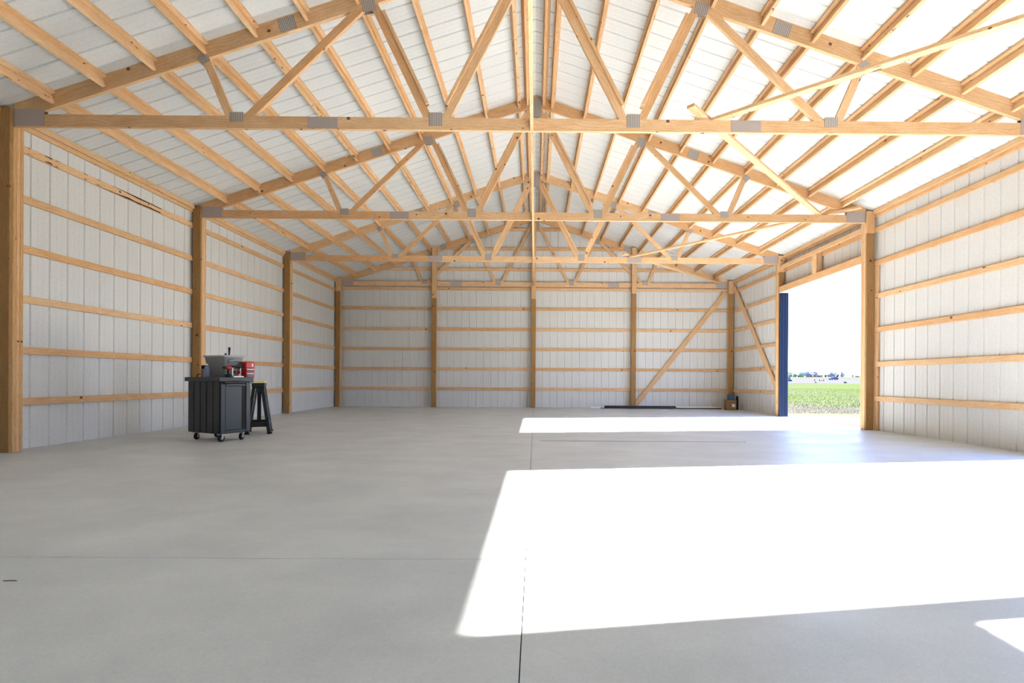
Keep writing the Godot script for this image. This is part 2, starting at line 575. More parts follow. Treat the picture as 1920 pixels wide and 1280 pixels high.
func make_walls() -> void:
	var wall_top := func(_s): return 12.84
	# plain side wall
	var wl := setting("wall_left", "white ribbed steel side wall with flat wooden girts")
	var on_left := func(s: float): return Transform3D(Basis(Vector3(0, 0, 1), Vector3.UP, Vector3(-1, 0, 0)), V(-SKIN, 0, -s))
	sheets(wl, -END_Z - 0.05, -NEAR_Z, -18.92, -0.2, wall_top, on_left)
	# doorway side wall
	var wr := setting("wall_right", "white ribbed steel side wall broken by doorways, with flat wooden girts")
	var on_right := func(s: float): return Transform3D(Basis(Vector3(0, 0, -1), Vector3.UP, Vector3(1, 0, 0)), V(SKIN, 0, s))
	var z1 := TRUSS_Z
	for seg in [[NEAR_Z, 4.6, -0.2], [4.6, z1 - BAY - 0.125, 6.95], [z1 - BAY - 0.125, z1 - BAY + 0.375, -0.2], [z1 - BAY + 0.375, z1 - 0.125, 9.84], [z1 - 0.125, z1 + BAY + 0.375, -0.2], [z1 + BAY + 0.375, z1 + 2 * BAY - 0.125, 9.84], [z1 + 2 * BAY - 0.125, END_Z + 0.05, -0.2]]:
		sheets(wr, seg[0], seg[1], 27.02, seg[2], wall_top, on_right)
	# gable ends
	var gable := func(s: float): return minf(roof(s), 19.5) + 0.02
	var wb := setting("wall_back", "white ribbed steel gable end wall with wooden girts")
	for half in [[-SKIN, 0.0], [0.0, SKIN]]:
		sheets(wb, half[0], half[1], 18.71, -0.2, gable, func(s: float): return Transform3D(Basis(Vector3.LEFT, Vector3.UP, Vector3(0, 0, -1)), V(-s, 0, END_Z)))
	var wf := setting("wall_front", "white ribbed steel gable wall at the other end of the barn")
	sheets(wf, -SKIN, 0.0, -18.71, -0.2, gable, func(s: float): return Transform3D(Basis(Vector3.RIGHT, Vector3.UP, Vector3(0, 0, 1)), V(s, 0, NEAR_Z)))
	sheets(wf, 0.0, SKIN, -18.71, -0.2, gable, func(s: float): return Transform3D(Basis(Vector3.RIGHT, Vector3.UP, Vector3(0, 0, 1)), V(s, 0, NEAR_Z)))
	# girts between the posts
	var tops := [2.0, 4.01, 6.02, 7.99, 9.93, 11.87]
	for bay in range(-2, 4):
		var a := z1 + bay * BAY
		var b := a + BAY
		if bay == 3:
			continue
		for k in tops.size():
			var y: float = tops[k]
			var m := wood()
			if bay == 0 and k == 5:
				m = M.wane
			if b > z1 - 1.0:
				box("girt", -20.08, -19.96, y - 0.292, y, a, b, m, wl, "z")
				var door := (bay == 1 and y < 10.5)
				if bay >= 0 and not door:
					box("girt", 19.96, 20.08, y - 0.292, y, a + (0.0 if bay != 2 else -0.12), b, wood(), wr, "z")
		if b > z1 - 1.0:
			for s in [-1.0, 1.0]:
				var w: Node3D = wl if s < 0 else wr
				beam("eave_girt", Vector3(s * 20.02, 12.68, a), Vector3(s * 20.02, 12.68, b), Vector3.UP, 0.36, 0.12, wood(), w)
	# strips of bark left on the edges of one rough girt
	for edge in [PackedVector2Array([Vector2(22.4, 11.872), Vector2(23.1, 11.845), Vector2(23.9, 11.80), Vector2(24.6, 11.815), Vector2(25.3, 11.80), Vector2(25.35, 11.83), Vector2(24.7, 11.862), Vector2(23.6, 11.872)]), PackedVector2Array([Vector2(21.9, 11.577), Vector2(25.3, 11.577), Vector2(25.25, 11.625), Vector2(24.6, 11.645), Vector2(23.8, 11.61), Vector2(23.3, 11.652), Vector2(22.7, 11.60)])]:
		var bk := slab_poly("bark", edge, 0.0, 0.014, Vector2.RIGHT, M.bark, wl)
		var mid := Vector2.ZERO
		for q in edge:
			mid += q / edge.size()
		bk.transform = Transform3D(Basis(Vector3.UP, PI / 2), V(-19.953, mid.y, mid.x))
	# upright blocking beside the doorway post
	var ys := [0.0, 2.0, 4.01, 6.02, 7.99, 9.93]
	for k in 5:
		box("blocking", 19.965, 20.075, ys[k] + 0.004, ys[k + 1] - 0.296, z1 + BAY - 0.40, z1 + BAY - 0.13, wood(), wr, "y")
	# end wall girts, bay by bay
	var px := [-19.9, -10.1, -0.12, 9.95, 19.9]
	for y in [2.0, 4.01, 6.02, 8.02, 10.1, 12.12, 14.1, 16.2, 18.15]:
		var reach: float = minf(19.95, HALF - (y - EAVE) * 3.0 - 0.2) if y > EAVE - 0.2 else 19.95
		for k in 4:
			var a := maxf(px[k], -reach)
			var b := minf(px[k + 1], reach)
			if b - a > 0.5:
				box("girt", a, b, y - 0.292, y, END_Z - 0.125, END_Z - 0.005, wood(), wb, "x")

func make_roof() -> void:
	var ce := setting("ceiling", "underside of the white ribbed steel roof on wooden purlins")
	var th := atan(1.0 / 3.0)
	var run := 20.7 / cos(th)
	for s in [-1.0, 1.0]:
		var upslope := Vector3(-s * cos(th), sin(th), 0)
		var out := Vector3(s * sin(th), cos(th), 0)
		var along := upslope.cross(out)
		var eave := Vector3(s * 20.7, roof(20.7), 0)
		# the sheet's own x axis runs forward on one slope and backward on the other
		if s > 0:
			sheets(ce, NEAR_Z - 0.5, END_Z + 0.5, 18.92, 0.0, func(_s): return run, func(q: float): return Transform3D(Basis(along, upslope, out), V(eave.x, eave.y, q)))
		else:
			sheets(ce, -END_Z - 0.5, 0.5 - NEAR_Z, -18.92, 0.0, func(_s): return run, func(q: float): return Transform3D(Basis(along, upslope, out), V(eave.x, eave.y, -q)))
		for bay in range(-1, 3):
			var a := TRUSS_Z + bay * BAY + 0.125
			var b := TRUSS_Z + (bay + 1) * BAY
			beam("eave_purlin", Vector3(s * 19.892, 12.79, a + 0.255), Vector3(s * 19.892, 12.79, b - 0.13), Vector3.UP, 0.25, 0.125, wood(), ce)
			for k in 11:
				var x := 18.17 - 1.897 * k if k < 10 else 0.60
				var p := Vector3(s * x, roof(x), 0)
				var dn := Vector3(-out.x, -out.y, 0)
				var up := Vector3(upslope.x, upslope.y, 0)
				var c := p + dn * (0.229 + 0.004)
				var special := rng.randf() < 0.14
				var pu := beam("purlin", c + Vector3(0, 0, a), c + Vector3(0, 0, b), out, 0.458, 0.125, M.wane if special else wood(), ce)
				var l := p + dn * 0.068 + up * (0.0625 + 0.075)
				var local := pu.transform.affine_inverse()
				var nb := beam("nailer", l + Vector3(0, 0, a), l + Vector3(0, 0, b), out, 0.125, 0.148, wood(), pu)
				nb.transform = local * nb.transform
	# ridge cap over the open ridge
	for s in [-1.0, 1.0]:
		beam("ridge_cap", Vector3(s * 0.55, roof(0.55) + 0.11, NEAR_Z - 0.5), Vector3(s * 0.55, roof(0.55) + 0.11, END_Z + 0.5), Vector3(s * cos(th), -sin(th), 0), 1.16, 0.03, M.white, ce, 0, 0.004)

func make_posts() -> void:
	var names := {-1: "fifth", 0: "fourth", 1: "third", 2: "second", 3: "first"}
	for i in range(-1, 4):
		var z := TRUSS_Z + i * BAY
		for s in [-1.0, 1.0]:
			var side := "plain side wall" if s < 0 else "doorway side wall"
			var label := "laminated wooden post in the %s carrying the %s truss from the end wall" % [side, names[i]]
			if i == 3:
				label = "laminated wooden corner post where the end wall meets the %s" % side
			var po := thing("post", label, "post", V(s * 19.73, 0, z), 0.0, "laminated posts of the side walls")
			var x0 := 0.004 - 0.23
			var x1 := 0.23 - 0.004
			for k in 4:
				var za := -0.125 + 0.125 * k + 0.002
				var zb := za + 0.121
				if i == 3:
					za = -0.46 + 0.11 * k
					zb = za + 0.106
				var top := CHORD - 0.005 if (k == 1 and i != 3) else 12.86
				var wob: float = -s * rng.randf_range(0.0, 0.02)
				var splice := 11.55 if (s > 0 or i == 3) and k == 0 else -1.0
				var m: Material = M.treated if k == 0 else (M.treated_pale if rng.randf() < 0.4 else wood())
				if splice > 0:
					box("ply", x0 + wob, x1 + wob, 0.0, splice - 0.01, za, zb, m, po, "y")
					box("ply", x0 + wob, x1 + wob, splice, top, za, zb, wood(), po, "y")
				else:
					box("ply", x0 + wob, x1 + wob, 0.0, top, za, zb, m, po, "y")
	# posts of the gable end wall
	var where := {-10.1: "end wall post on the side of the plain wall", -0.12: "tall middle post of the end wall under the ridge", 9.95: "end wall post at the foot of the diagonal brace"}
	for x in where:
		var po := thing("post", "laminated wooden " + where[x], "post", V(x, 0, TRUSS_Z + 3 * BAY - 0.24), 0.0, "laminated posts of the end wall")
		var top: float = roof(absf(x) + 0.24) - 0.02
		for k in 3:
			var za := -0.21 + 0.15 * k
			var split := 11.5 if x > 0 else 10.9
			if k == 0:
				box("ply", -0.225, 0.225, 0.0, split - 0.01, za, za + 0.146, M.treated, po, "y")
				box("ply", -0.225, 0.225, split, top, za, za + 0.146, wood(), po, "y")
			else:
				box("ply", -0.225, 0.225, 0.0, top, za, za + 0.146, M.treated_pale, po, "y")

# ------------------------------------------------------------------ trusses
func nail_plate(parent: Node3D, x: float, y: float, w: float, h: float, turn: float, zf: float, m: Material) -> void:
	for side in [zf - 0.006, zf + 0.131]:
		var st := SurfaceTool.new()
		st.begin(Mesh.PRIMITIVE_TRIANGLES)
		var p := []
		for q in [[-1, -1], [1, -1], [1, 1], [-1, 1]]:
			p.append(Vector3(q[0] * w, q[1] * h, 0) * 0.5 * FT)
		var d := Vector3(0, 0, 0.005 * FT)
		var uvs := [Vector2(0, 0), Vector2(w, 0) * 1.9, Vector2(w, h) * 1.9, Vector2(0, h) * 1.9]
		face(st, [p[0] + d, p[1] + d, p[2] + d, p[3] + d], Vector3(0, 0, 1), uvs)
		face(st, [p[0] - d, p[1] - d, p[2] - d, p[3] - d], Vector3(0, 0, -1), uvs)
		for k in 4:
			var a: Vector3 = p[k]
			var b: Vector3 = p[(k + 1) % 4]
			face(st, [a + d, b + d, b - d, a - d], (a + b).normalized())
		var o := obj("nail_plate", st.commit(), m, parent)
		o.transform = Transform3D(Basis(Vector3(0, 0, 1), turn), V(x, y, side))

func make_truss(i: int) -> void:
	var zf := TRUSS_Z + i * BAY
	var names := {-1: "fifth roof truss from the end wall", 0: "wooden roof truss, fourth from the end wall, above the loaded cart's near post", 1: "wooden roof truss, third from the end wall, over the doorway's broad post", 2: "wooden roof truss, second from the end wall", 3: "wooden roof truss fixed against the ribbed end wall"}
	if i == 0:
		names[0] = "wooden roof truss, fourth from the end wall"
	if i == -1:
		names[-1] = "wooden roof truss, fifth from the end wall"
	if i == 1:
		names[1] = "wooden roof truss, third from the end wall"
	var tr := thing("roof_truss", names[i], "truss", Vector3.ZERO, 0.0, "wooden roof trusses")
	var z1 := zf + 0.125
	var bot := PackedVector2Array([Vector2(-HALF, CHORD), Vector2(HALF, CHORD), Vector2(HALF, CHORD + 0.458), Vector2(-HALF, CHORD + 0.458)])
	for seg in [[-HALF + 0.01, -7.965], [-7.955, 7.955], [7.965, HALF - 0.01]]:
		slab_poly("bottom_chord", PackedVector2Array([Vector2(seg[0], CHORD), Vector2(seg[1], CHORD), Vector2(seg[1], CHORD + 0.458), Vector2(seg[0], CHORD + 0.458)]), zf, z1, Vector2.RIGHT, wood(), tr)
	var th := atan(1.0 / 3.0)
	for s in [-1.0, 1.0]:
		var heel := HALF - (CHORD + 0.458 - (EAVE - 0.637)) * 3.0
		var whole := PackedVector2Array([Vector2(s * HALF, EAVE), Vector2(s * 0.004, roof(0)), Vector2(s * 0.004, roof(0) - 0.637), Vector2(s * heel, CHORD + 0.46), Vector2(s * HALF, CHORD + 0.46)])
		var g := Vector2(s * 3.0, -1.0)
		slab_poly("top_chord", PackedVector2Array([Vector2(s * (HALF - 0.01), EAVE), Vector2(s * 9.3, roof(9.3)), Vector2(s * 9.3, roof(9.3) - 0.637), Vector2(s * heel, CHORD + 0.46), Vector2(s * (HALF - 0.01), CHORD + 0.46)]), zf, z1, g, wood(), tr)
		slab_poly("top_chord", PackedVector2Array([Vector2(s * 9.29, roof(9.29)), Vector2(s * 0.004, roof(0)), Vector2(s * 0.004, roof(0) - 0.637), Vector2(s * 9.29, roof(9.29) - 0.637)]), zf, z1, g, wood(), tr)
		var webs := [[Vector2(11.38, 12.5), Vector2(12.42, 14.95)], [Vector2(10.9, 12.5), Vector2(6.35, 16.95)], [Vector2(3.95, 12.5), Vector2(6.12, 17.0)], [Vector2(3.42, 12.5), Vector2(0.05, 19.05)]]
		var done := [bot, whole]
		for k in webs.size():
			var a := Vector2(s * webs[k][0].x, webs[k][0].y)
			var b := Vector2(s * webs[k][1].x, webs[k][1].y)
			var poly := strip_poly(a, b, 0.292)
			var by := done.duplicate()
			if k == 3:
				by.append(PackedVector2Array([Vector2(0, 10), Vector2(-s * 3, 10), Vector2(-s * 3, 25), Vector2(0, 25)]))
			poly = cut(poly, by)
			done.append(poly)
			slab_poly("web", poly, zf + 0.001, z1 - 0.001, b - a, wood(), tr)
			if k >= 2 and i < 3:
				# T brace nailed along the inner edge of the web
				var d := (b - a).normalized()
				var nrm := d.orthogonal()
				var inner: float = -s if k == 2 else s
				if signf(nrm.x) != signf(inner):
					nrm = -nrm
				var l := (b - a).length()
				var p := a + d * 0.62 + nrm * (0.146 + 0.064)
				var q := a + d * (l - (0.52 if k == 2 else 0.75)) + nrm * (0.146 + 0.064)
				beam("stiffener", Vector3(p.x, p.y, zf + 0.0625), Vector3(q.x, q.y, zf + 0.0625), Vector3(nrm.x, nrm.y, 0), 0.125, 0.292, M.wood[0], tr)  # always the lightest wood: the light this brace catches is put into its colour
		nail_plate(tr, s * 18.92, 12.53, 1.14, 0.64, 0.0, zf, M.plate)
		nail_plate(tr, s * 11.17, 12.62, 0.5, 0.36, 0.0, zf, M.slotted)
		nail_plate(tr, s * 3.715, 12.6, 0.5, 0.5, 0.0, zf, M.slotted)
		nail_plate(tr, s * 7.96, 12.43, 1.12, 0.42, 0.0, zf, M.plate)
		nail_plate(tr, s * 12.43, 14.78, 0.34, 0.34, -s * 0.6, zf, M.slotted)
		nail_plate(tr, s * 6.25, 16.85, 0.5, 0.46, -s * th * 0.6, zf, M.slotted)
		nail_plate(tr, s * 9.3, roof(9.3) - 0.33, 0.62, 0.5, -s * th, zf, M.slotted)
	nail_plate(tr, 0.0, 18.84, 0.72, 1.12, 0.0, zf, M.slotted)

func make_braces() -> void:
	for i in range(-1, 3):
		var a := TRUSS_Z + i * BAY + 0.13
		var b := TRUSS_Z + (i + 1) * BAY - 0.005
		var word: String = ["fifth and fourth", "fourth and third", "third and second", "second and first"][i + 1]
		if i == 2:
			b = TRUSS_Z + 3 * BAY - 0.48
		var o := beam("ridge_brace", Vector3(-0.115, CHORD + 0.225, a), Vector3(-0.115, CHORD + 0.225, b), Vector3.UP, 0.455, 0.125, wood())
		tag(o, "centre brace board between the %s trusses from the end wall" % word, "brace", "boards along the middle of the bottom chords")
	var y := CHORD + 0.458 + 0.065
	for d in [[Vector3(19.0, y, 8.2), Vector3(6.75, y, 17.93), "long flat brace board from the fifth truss heel to the fourth truss"], [Vector3(5.68, y + 0.145, 17.22), Vector3(16.85, y + 0.002, 27.95), "flat brace board whose sawn end juts past the fourth truss"], [Vector3(18.75, y + 0.145, 27.05), Vector3(7.45, y, 38.05), "flat brace board from the third truss heel back to the second truss"], [Vector3(7.0, y + 0.145, 37.5), Vector3(18.5, y, 47.6), "flat brace board from the second truss to the doorway-side corner"]]:
		var o := beam("brace_board", d[0], d[1], Vector3(d[1].z - d[0].z, 0, d[0].x - d[1].x), 0.292, 0.125, M.wane if d[0].z < 10.0 else wood())
		tag(o, d[2], "brace", "flat braces on the bottom chords")
	var e := beam("wall_brace", Vector3(10.25, 0.30, END_Z - 0.195), Vector3(19.35, 11.75, END_Z - 0.195), Vector3(0, 0, 1), 0.12, 0.458, wood())
	tag(e, "diagonal brace plank across the end wall from floor to corner post", "brace")
	e = beam("wall_brace", Vector3(19.89, 12.2, 47.1), Vector3(19.89, 1.7, 38.25), Vector3(1, 0, 0), 0.12, 0.458, wood())
	tag(e, "diagonal brace plank on the wall between doorway and corner", "brace")

func make_doors() -> void:
	var z1 := TRUSS_Z
	for d in [["door_1", z1 + BAY, "tall open doorway with wooden header onto the field"], ["door_2", z1 - BAY + 0.0, "tall open doorway letting the sun across the middle of the floor"]]:
		var dr := setting(d[0], d[2])
		var a: float = d[1] + 0.38
		var b: float = d[1] + BAY - 0.13
		box("header", 19.5, 19.62, 9.9, 10.36, a, b, wood(), dr, "z")
		box("header", 19.96, 20.08, 9.9, 10.36, a, b, wood(), dr, "z")
		box("soffit", 19.5, 20.2, 9.85, 9.895, a, b, M.white, dr, "z", 0.004)
		box("rail", 19.5, 19.62, 11.72, 12.01, a, b, wood(), dr, "z")
		box("rail", 19.625, 19.955, 11.9, 12.01, a, b, wood(), dr, "z")
		if d[0] == "door_1":
			box("cripple", 19.64, 19.95, 10.365, 11.89, 32.72, 33.16, wood(), dr, "y")
			box("cripple", 19.505, 19.615, 10.365, 11.715, 32.72, 33.16, wood(), dr, "y")
			box("jamb_cover", 19.52, 20.22, 0.0, 9.84, z1 + 2 * BAY - 0.26, z1 + 2 * BAY - 0.135, M.navy, dr, "y", 0.02)
			for k in 2:
				box("jamb_rib", 19.70 + 0.24 * k, 19.74 + 0.24 * k, 0.0, 9.84, z1 + 2 * BAY - 0.285, z1 + 2 * BAY - 0.262, M.navy, dr, "y", 0.008)
	var md := setting("door_3", "narrow open doorway in the side wall")
	box("header", 19.96, 20.08, 6.95, 7.24, 4.5, z1 - BAY - 0.13, wood(), md, "z")
	box("jamb", 19.6, 20.08, 0.0, 7.24, 4.35, 4.48, wood(), md, "y")

# ------------------------------------------------------------------ things indoors
func make_drain() -> void:
	var d := thing("floor_drain", "long narrow slotted drain let into the concrete", "drain", V(0.3, 0, 21.83))
	for k in 2:
		box("rail", 0.0, 9.6, 0.0, 0.005, 0.0 + 0.205 * k, 0.02 + 0.205 * k, M.concrete, d, "x", 0.001)
	box("channel", 0.0, 9.6, 0.0005, 0.0025, 0.021, 0.204, M.joint, d, "x", 0.0005)
	for k in 112:
		box("bar", 0.004 + 0.0853 * k, 0.040 + 0.0853 * k, 0.003, 0.005, 0.021, 0.204, M.concrete, d, "x", 0.0005)

func cart_frame() -> Transform3D:
	# local x runs along the long side (away from the near corner), local z backward along the short side
	var th := deg_to_rad(25.0)
	return Transform3D(Basis(Vector3(-cos(th), 0, -sin(th)), Vector3.UP, Vector3(sin(th), 0, -cos(th))), V(-13.68, 0, 20.70))

func part(called: String, x0: float, x1: float, y0: float, y1: float, z0: float, z1: float, m: Material, parent: Node3D, chamfer := 0.02) -> MeshInstance3D:
	# a box in a thing's own axes (feet, plain x, y, z)
	return obj(called, board_mesh(x1 - x0, y1 - y0, z1 - z0, 0, chamfer), m, parent, Transform3D(Basis(), Vector3(x0 + x1, y0 + y1, z0 + z1) * 0.5 * FT))

func framed(called: String, label: String, category: String, at: Vector3, group := "") -> Node3D:
	# a thing standing in the cart's axes: at.x along its long side, at.z along its short side
	var o := thing(called, label, category, Vector3.ZERO, 0.0, group)
	var t := cart_frame()
	o.transform = Transform3D(t.basis, t * (at * FT))
	return o

func make_cart() -> void:
	var a := 2.35
	var b := 1.35
	var c := framed("utility_cart", "black plastic tool cart on casters with a grooved side, loaded with tools", "cart", Vector3.ZERO)
	part("body", 0.03, a, 0.36, 2.668, 0.03, b, M.black, c)
	# planks of the grooved long side
	var w := (a - 0.06) / 5.0
	for k in 5:
		part("side_panel", 0.03 + k * w, 0.03 + k * w + w - 0.035, 0.37, 2.66, -0.03, 0.03, M.black, c, 0.012)
	# framed short end
	part("stile", -0.03, 0.03, 0.37, 2.668, 0.0, 0.22, M.black, c)
	part("stile", -0.03, 0.03, 0.37, 2.668, b - 0.22, b, M.black, c)
	part("rail", -0.03, 0.03, 0.37, 0.52, 0.22, b - 0.22, M.black, c)
	part("rail", -0.03, 0.03, 2.46, 2.668, 0.22, b - 0.22, M.black, c)
	part("end_panel", -0.012, 0.03, 0.52, 2.46, 0.22, b - 0.40, M.black, c, 0.01)
	part("slot", 0.0, 0.03, 0.52, 2.46, b - 0.39, b - 0.22, M.rubber, c, 0.005)
	part("lid", -0.10, a + 0.10, 2.67, 2.86, -0.10, b + 0.10, M.black, c, 0.015)
	# bowed handle under the lid's end
	var st := []
	for k in 13:
		var t := k / 12.0
		st.append(Vector3(-0.07 - 0.10 * sin(PI * t), 2.61 + 0.03 * sin(PI * t), 0.12 + 0.95 * t))
	obj("handle", tube(st, 0.065, 12), M.black, c)
	part("grip_block", -0.06, 0.05, 2.58, 2.80, b - 0.12, b + 0.12, M.drawer, c, 0.03)
	for q in [[0.28, 0.22], [a - 0.28, 0.22], [0.28, b - 0.22], [a - 0.28, b - 0.22]]:
		var ca := Node3D.new()
		ca.name = "caster"
		c.add_child(ca, true)
		ca.position = Vector3(q[0], 0, q[1]) * FT
		ca.rotation.y = deg_to_rad(25.0 + rng.randf_range(-12, 12))
		var wheel := lathe([Vector2(0.0, -0.05), Vector2(0.12, -0.05), Vector2(0.145, -0.045), Vector2(0.155, -0.02), Vector2(0.155, 0.02), Vector2(0.145, 0.045), Vector2(0.12, 0.05), Vector2(0.0, 0.05)], 24, false)
		obj("wheel", wheel, M.rubber, ca, Transform3D(Basis(Vector3(0, 0, 1), PI / 2), Vector3(0, 0.155, 0) * FT))
		obj("hub", lathe([Vector2(0, -0.058), Vector2(0.07, -0.056), Vector2(0.07, 0.056), Vector2(0, 0.058)], 16, false), M.zinc, ca, Transform3D(Basis(Vector3(0, 0, 1), PI / 2), Vector3(0, 0.155, 0) * FT))
		part("fork", -0.075, -0.062, 0.13, 0.33, -0.05, 0.06, M.zinc, ca, 0.004)
		part("fork", 0.062, 0.075, 0.13, 0.33, -0.05, 0.06, M.zinc, ca, 0.004)
		part("mount_plate", -0.12, 0.12, 0.325, 0.36, -0.12, 0.12, M.zinc, ca, 0.004)
	var top := 2.862
	# bail handle lying on the lid
	var bh := framed("bail_handle", "small black wire bail standing on the cart lid", "handle", Vector3(1.86, top, 0.2))
	obj("wire", tube([Vector3(-0.16, 0.0, 0), Vector3(-0.16, 0.10, 0), Vector3(-0.13, 0.135, 0), Vector3(0.13, 0.135, 0), Vector3(0.16, 0.10, 0), Vector3(0.16, 0.0, 0)], 0.018, 8), M.rubber, bh)
	# grey tub
	var tb := framed("tub", "grey plastic tub with flared sides on top of the cart", "tub", Vector3(1.15, top, 0.86))
	obj("shell", tub(0.60, 0.32, 0.80, 0.47, 0.0, 1.0, 0.03), M.grey_tub, tb)
	for s in [-1.0, 1.0]:
		obj("handle", tube([Vector3(s * 0.74, 0.62, -0.26), Vector3(s * 0.86, 0.76, -0.26), Vector3(s * 0.88, 0.79, 0.0), Vector3(s * 0.86, 0.76, 0.26), Vector3(s * 0.74, 0.62, 0.26)], 0.035, 8), M.grey_tub, tb)
	var hm := framed("hammer", "dark hammer handle sticking up out of the grey tub", "hammer", Vector3(0.80, top + 0.09, 0.86))
	hm.rotate_object_local(Vector3(0, 0, 1), 0.03)
	obj("shaft", lathe([Vector2(0, 0.0), Vector2(0.035, 0.0), Vector2(0.03, 0.95), Vector2(0.04, 1.12), Vector2(0.05, 1.24), Vector2(0.04, 1.29), Vector2(0, 1.30)], 12), M.rubber, hm)
	part("head", -0.18, 0.18, 0.0, 0.09, -0.05, 0.05, M.iron, hm, 0.015)
	var kb := framed("screwdriver", "dark knob-ended screwdriver leaning in the grey tub's corner", "screwdriver", Vector3(0.68, top + 0.06, 0.64))
	obj("shaft", lathe([Vector2(0, 0), Vector2(0.015, 0.0), Vector2(0.015, 0.75), Vector2(0, 0.76)], 8), M.chrome, kb)
	obj("grip", lathe([Vector2(0, 0.72), Vector2(0.04, 0.74), Vector2(0.045, 0.98), Vector2(0.03, 1.03), Vector2(0, 1.04)], 10), M.rubber, kb)
	# bottles
	var b1 := framed("spray_can", "brown can with a dark cap on the cart beside the tub", "can", Vector3(1.62, top, 0.24))
	obj("body", lathe([Vector2(0, 0), Vector2(0.10, 0), Vector2(0.105, 0.02), Vector2(0.105, 0.34), Vector2(0.085, 0.38), Vector2(0, 0.38)], 20), M.brown_bottle, b1)
	obj("cap", lathe([Vector2(0, 0.375), Vector2(0.085, 0.378), Vector2(0.085, 0.52), Vector2(0.07, 0.54), Vector2(0, 0.54)], 20), M.rubber, b1)
	var b2 := framed("bottle", "blue grey plastic bottle leaning against the tub", "bottle", Vector3(1.34, top, 0.22))
	obj("body", lathe([Vector2(0, 0), Vector2(0.12, 0), Vector2(0.125, 0.03), Vector2(0.115, 0.34), Vector2(0.09, 0.46), Vector2(0.05, 0.52), Vector2(0.05, 0.54), Vector2(0, 0.54)], 20), M.blue_bottle, b2)
	obj("cap", lathe([Vector2(0, 0.535), Vector2(0.055, 0.54), Vector2(0.055, 0.60), Vector2(0, 0.605)], 16), M.white, b2)
	# cordless drill
	var dr := framed("drill", "red cordless drill with a black battery on the cart", "drill", Vector3(0.10, top, 0.42))
	part("battery", -0.14, 0.14, 0.0, 0.13, -0.09, 0.09, M.rubber, dr, 0.02)
	part("grip", -0.05, 0.06, 0.13, 0.36, -0.05, 0.05, M.black, dr, 0.03)
	obj("motor_case", lathe([Vector2(0, -0.13), Vector2(0.06, -0.12), Vector2(0.08, -0.08), Vector2(0.08, 0.08), Vector2(0.06, 0.12), Vector2(0, 0.12)], 16), M.red, dr, Transform3D(Basis(Vector3(1, 0, 0), -PI / 2), Vector3(0, 0.43, 0) * FT))
	obj("chuck", lathe([Vector2(0, 0.12), Vector2(0.055, 0.12), Vector2(0.06, 0.2), Vector2(0.03, 0.26), Vector2(0, 0.26)], 14), M.iron, dr, Transform3D(Basis(Vector3(1, 0, 0), -PI / 2), Vector3(0, 0.43, 0) * FT))
	# screwdriver rack
	var rk := framed("tool_rack", "small black upright tool rack on the cart's end", "rack", Vector3(0.13, top, 0.82))
	part("foot", -0.13, 0.13, 0.0, 0.06, -0.24, 0.24, M.white, rk, 0.01)
	part("bar", -0.06, 0.06, 0.44, 0.52, -0.24, 0.24, M.rubber, rk, 0.01)
	part("post", -0.02, 0.02, 0.06, 0.46, -0.235, -0.19, M.white, rk, 0.008)
	part("post", -0.02, 0.02, 0.06, 0.46, 0.19, 0.235, M.iron, rk, 0.008)
	for k in 4:
		var sd := framed("screwdriver", ("red" if k % 2 == 1 else "black") + " gripped screwdriver hanging in the small tool rack", "screwdriver", Vector3(0.13, top + 0.062, 0.69 + 0.085 * k), "screwdrivers in the rack")
		obj("shaft", lathe([Vector2(0, 0.02), Vector2(0.011, 0.0), Vector2(0.013, 0.37), Vector2(0, 0.375)], 8), M.chrome, sd)
		obj("grip", lathe([Vector2(0, 0.1), Vector2(0.03, 0.105), Vector2(0.036, 0.16), Vector2(0.03, 0.24), Vector2(0, 0.245)], 10), M.red if k % 2 == 1 else M.iron, sd)
	# red tool chest
	var bx := framed("tool_chest", "red metal tool chest with two dark drawers on the cart", "tool chest", Vector3(0.11, top, 1.31))
	part("case", -0.17, 0.17, 0.0, 0.42, -0.21, 0.21, M.red, bx, 0.012)
	part("lid", -0.18, 0.18, 0.425, 0.72, -0.22, 0.22, M.red, bx, 0.03)
	part("badge", -0.186, -0.178, 0.50, 0.63, 0.06, 0.12, M.white, bx, 0.002)
	for k in 2:
		var dw := part("drawer", -0.195, -0.168, 0.03 + 0.2 * k, 0.19 + 0.2 * k, -0.18, 0.15, M.drawer, bx, 0.005)
		part("trim", -0.020, -0.012, 0.05, 0.08, -0.165, 0.165, M.chrome, dw, 0.003)

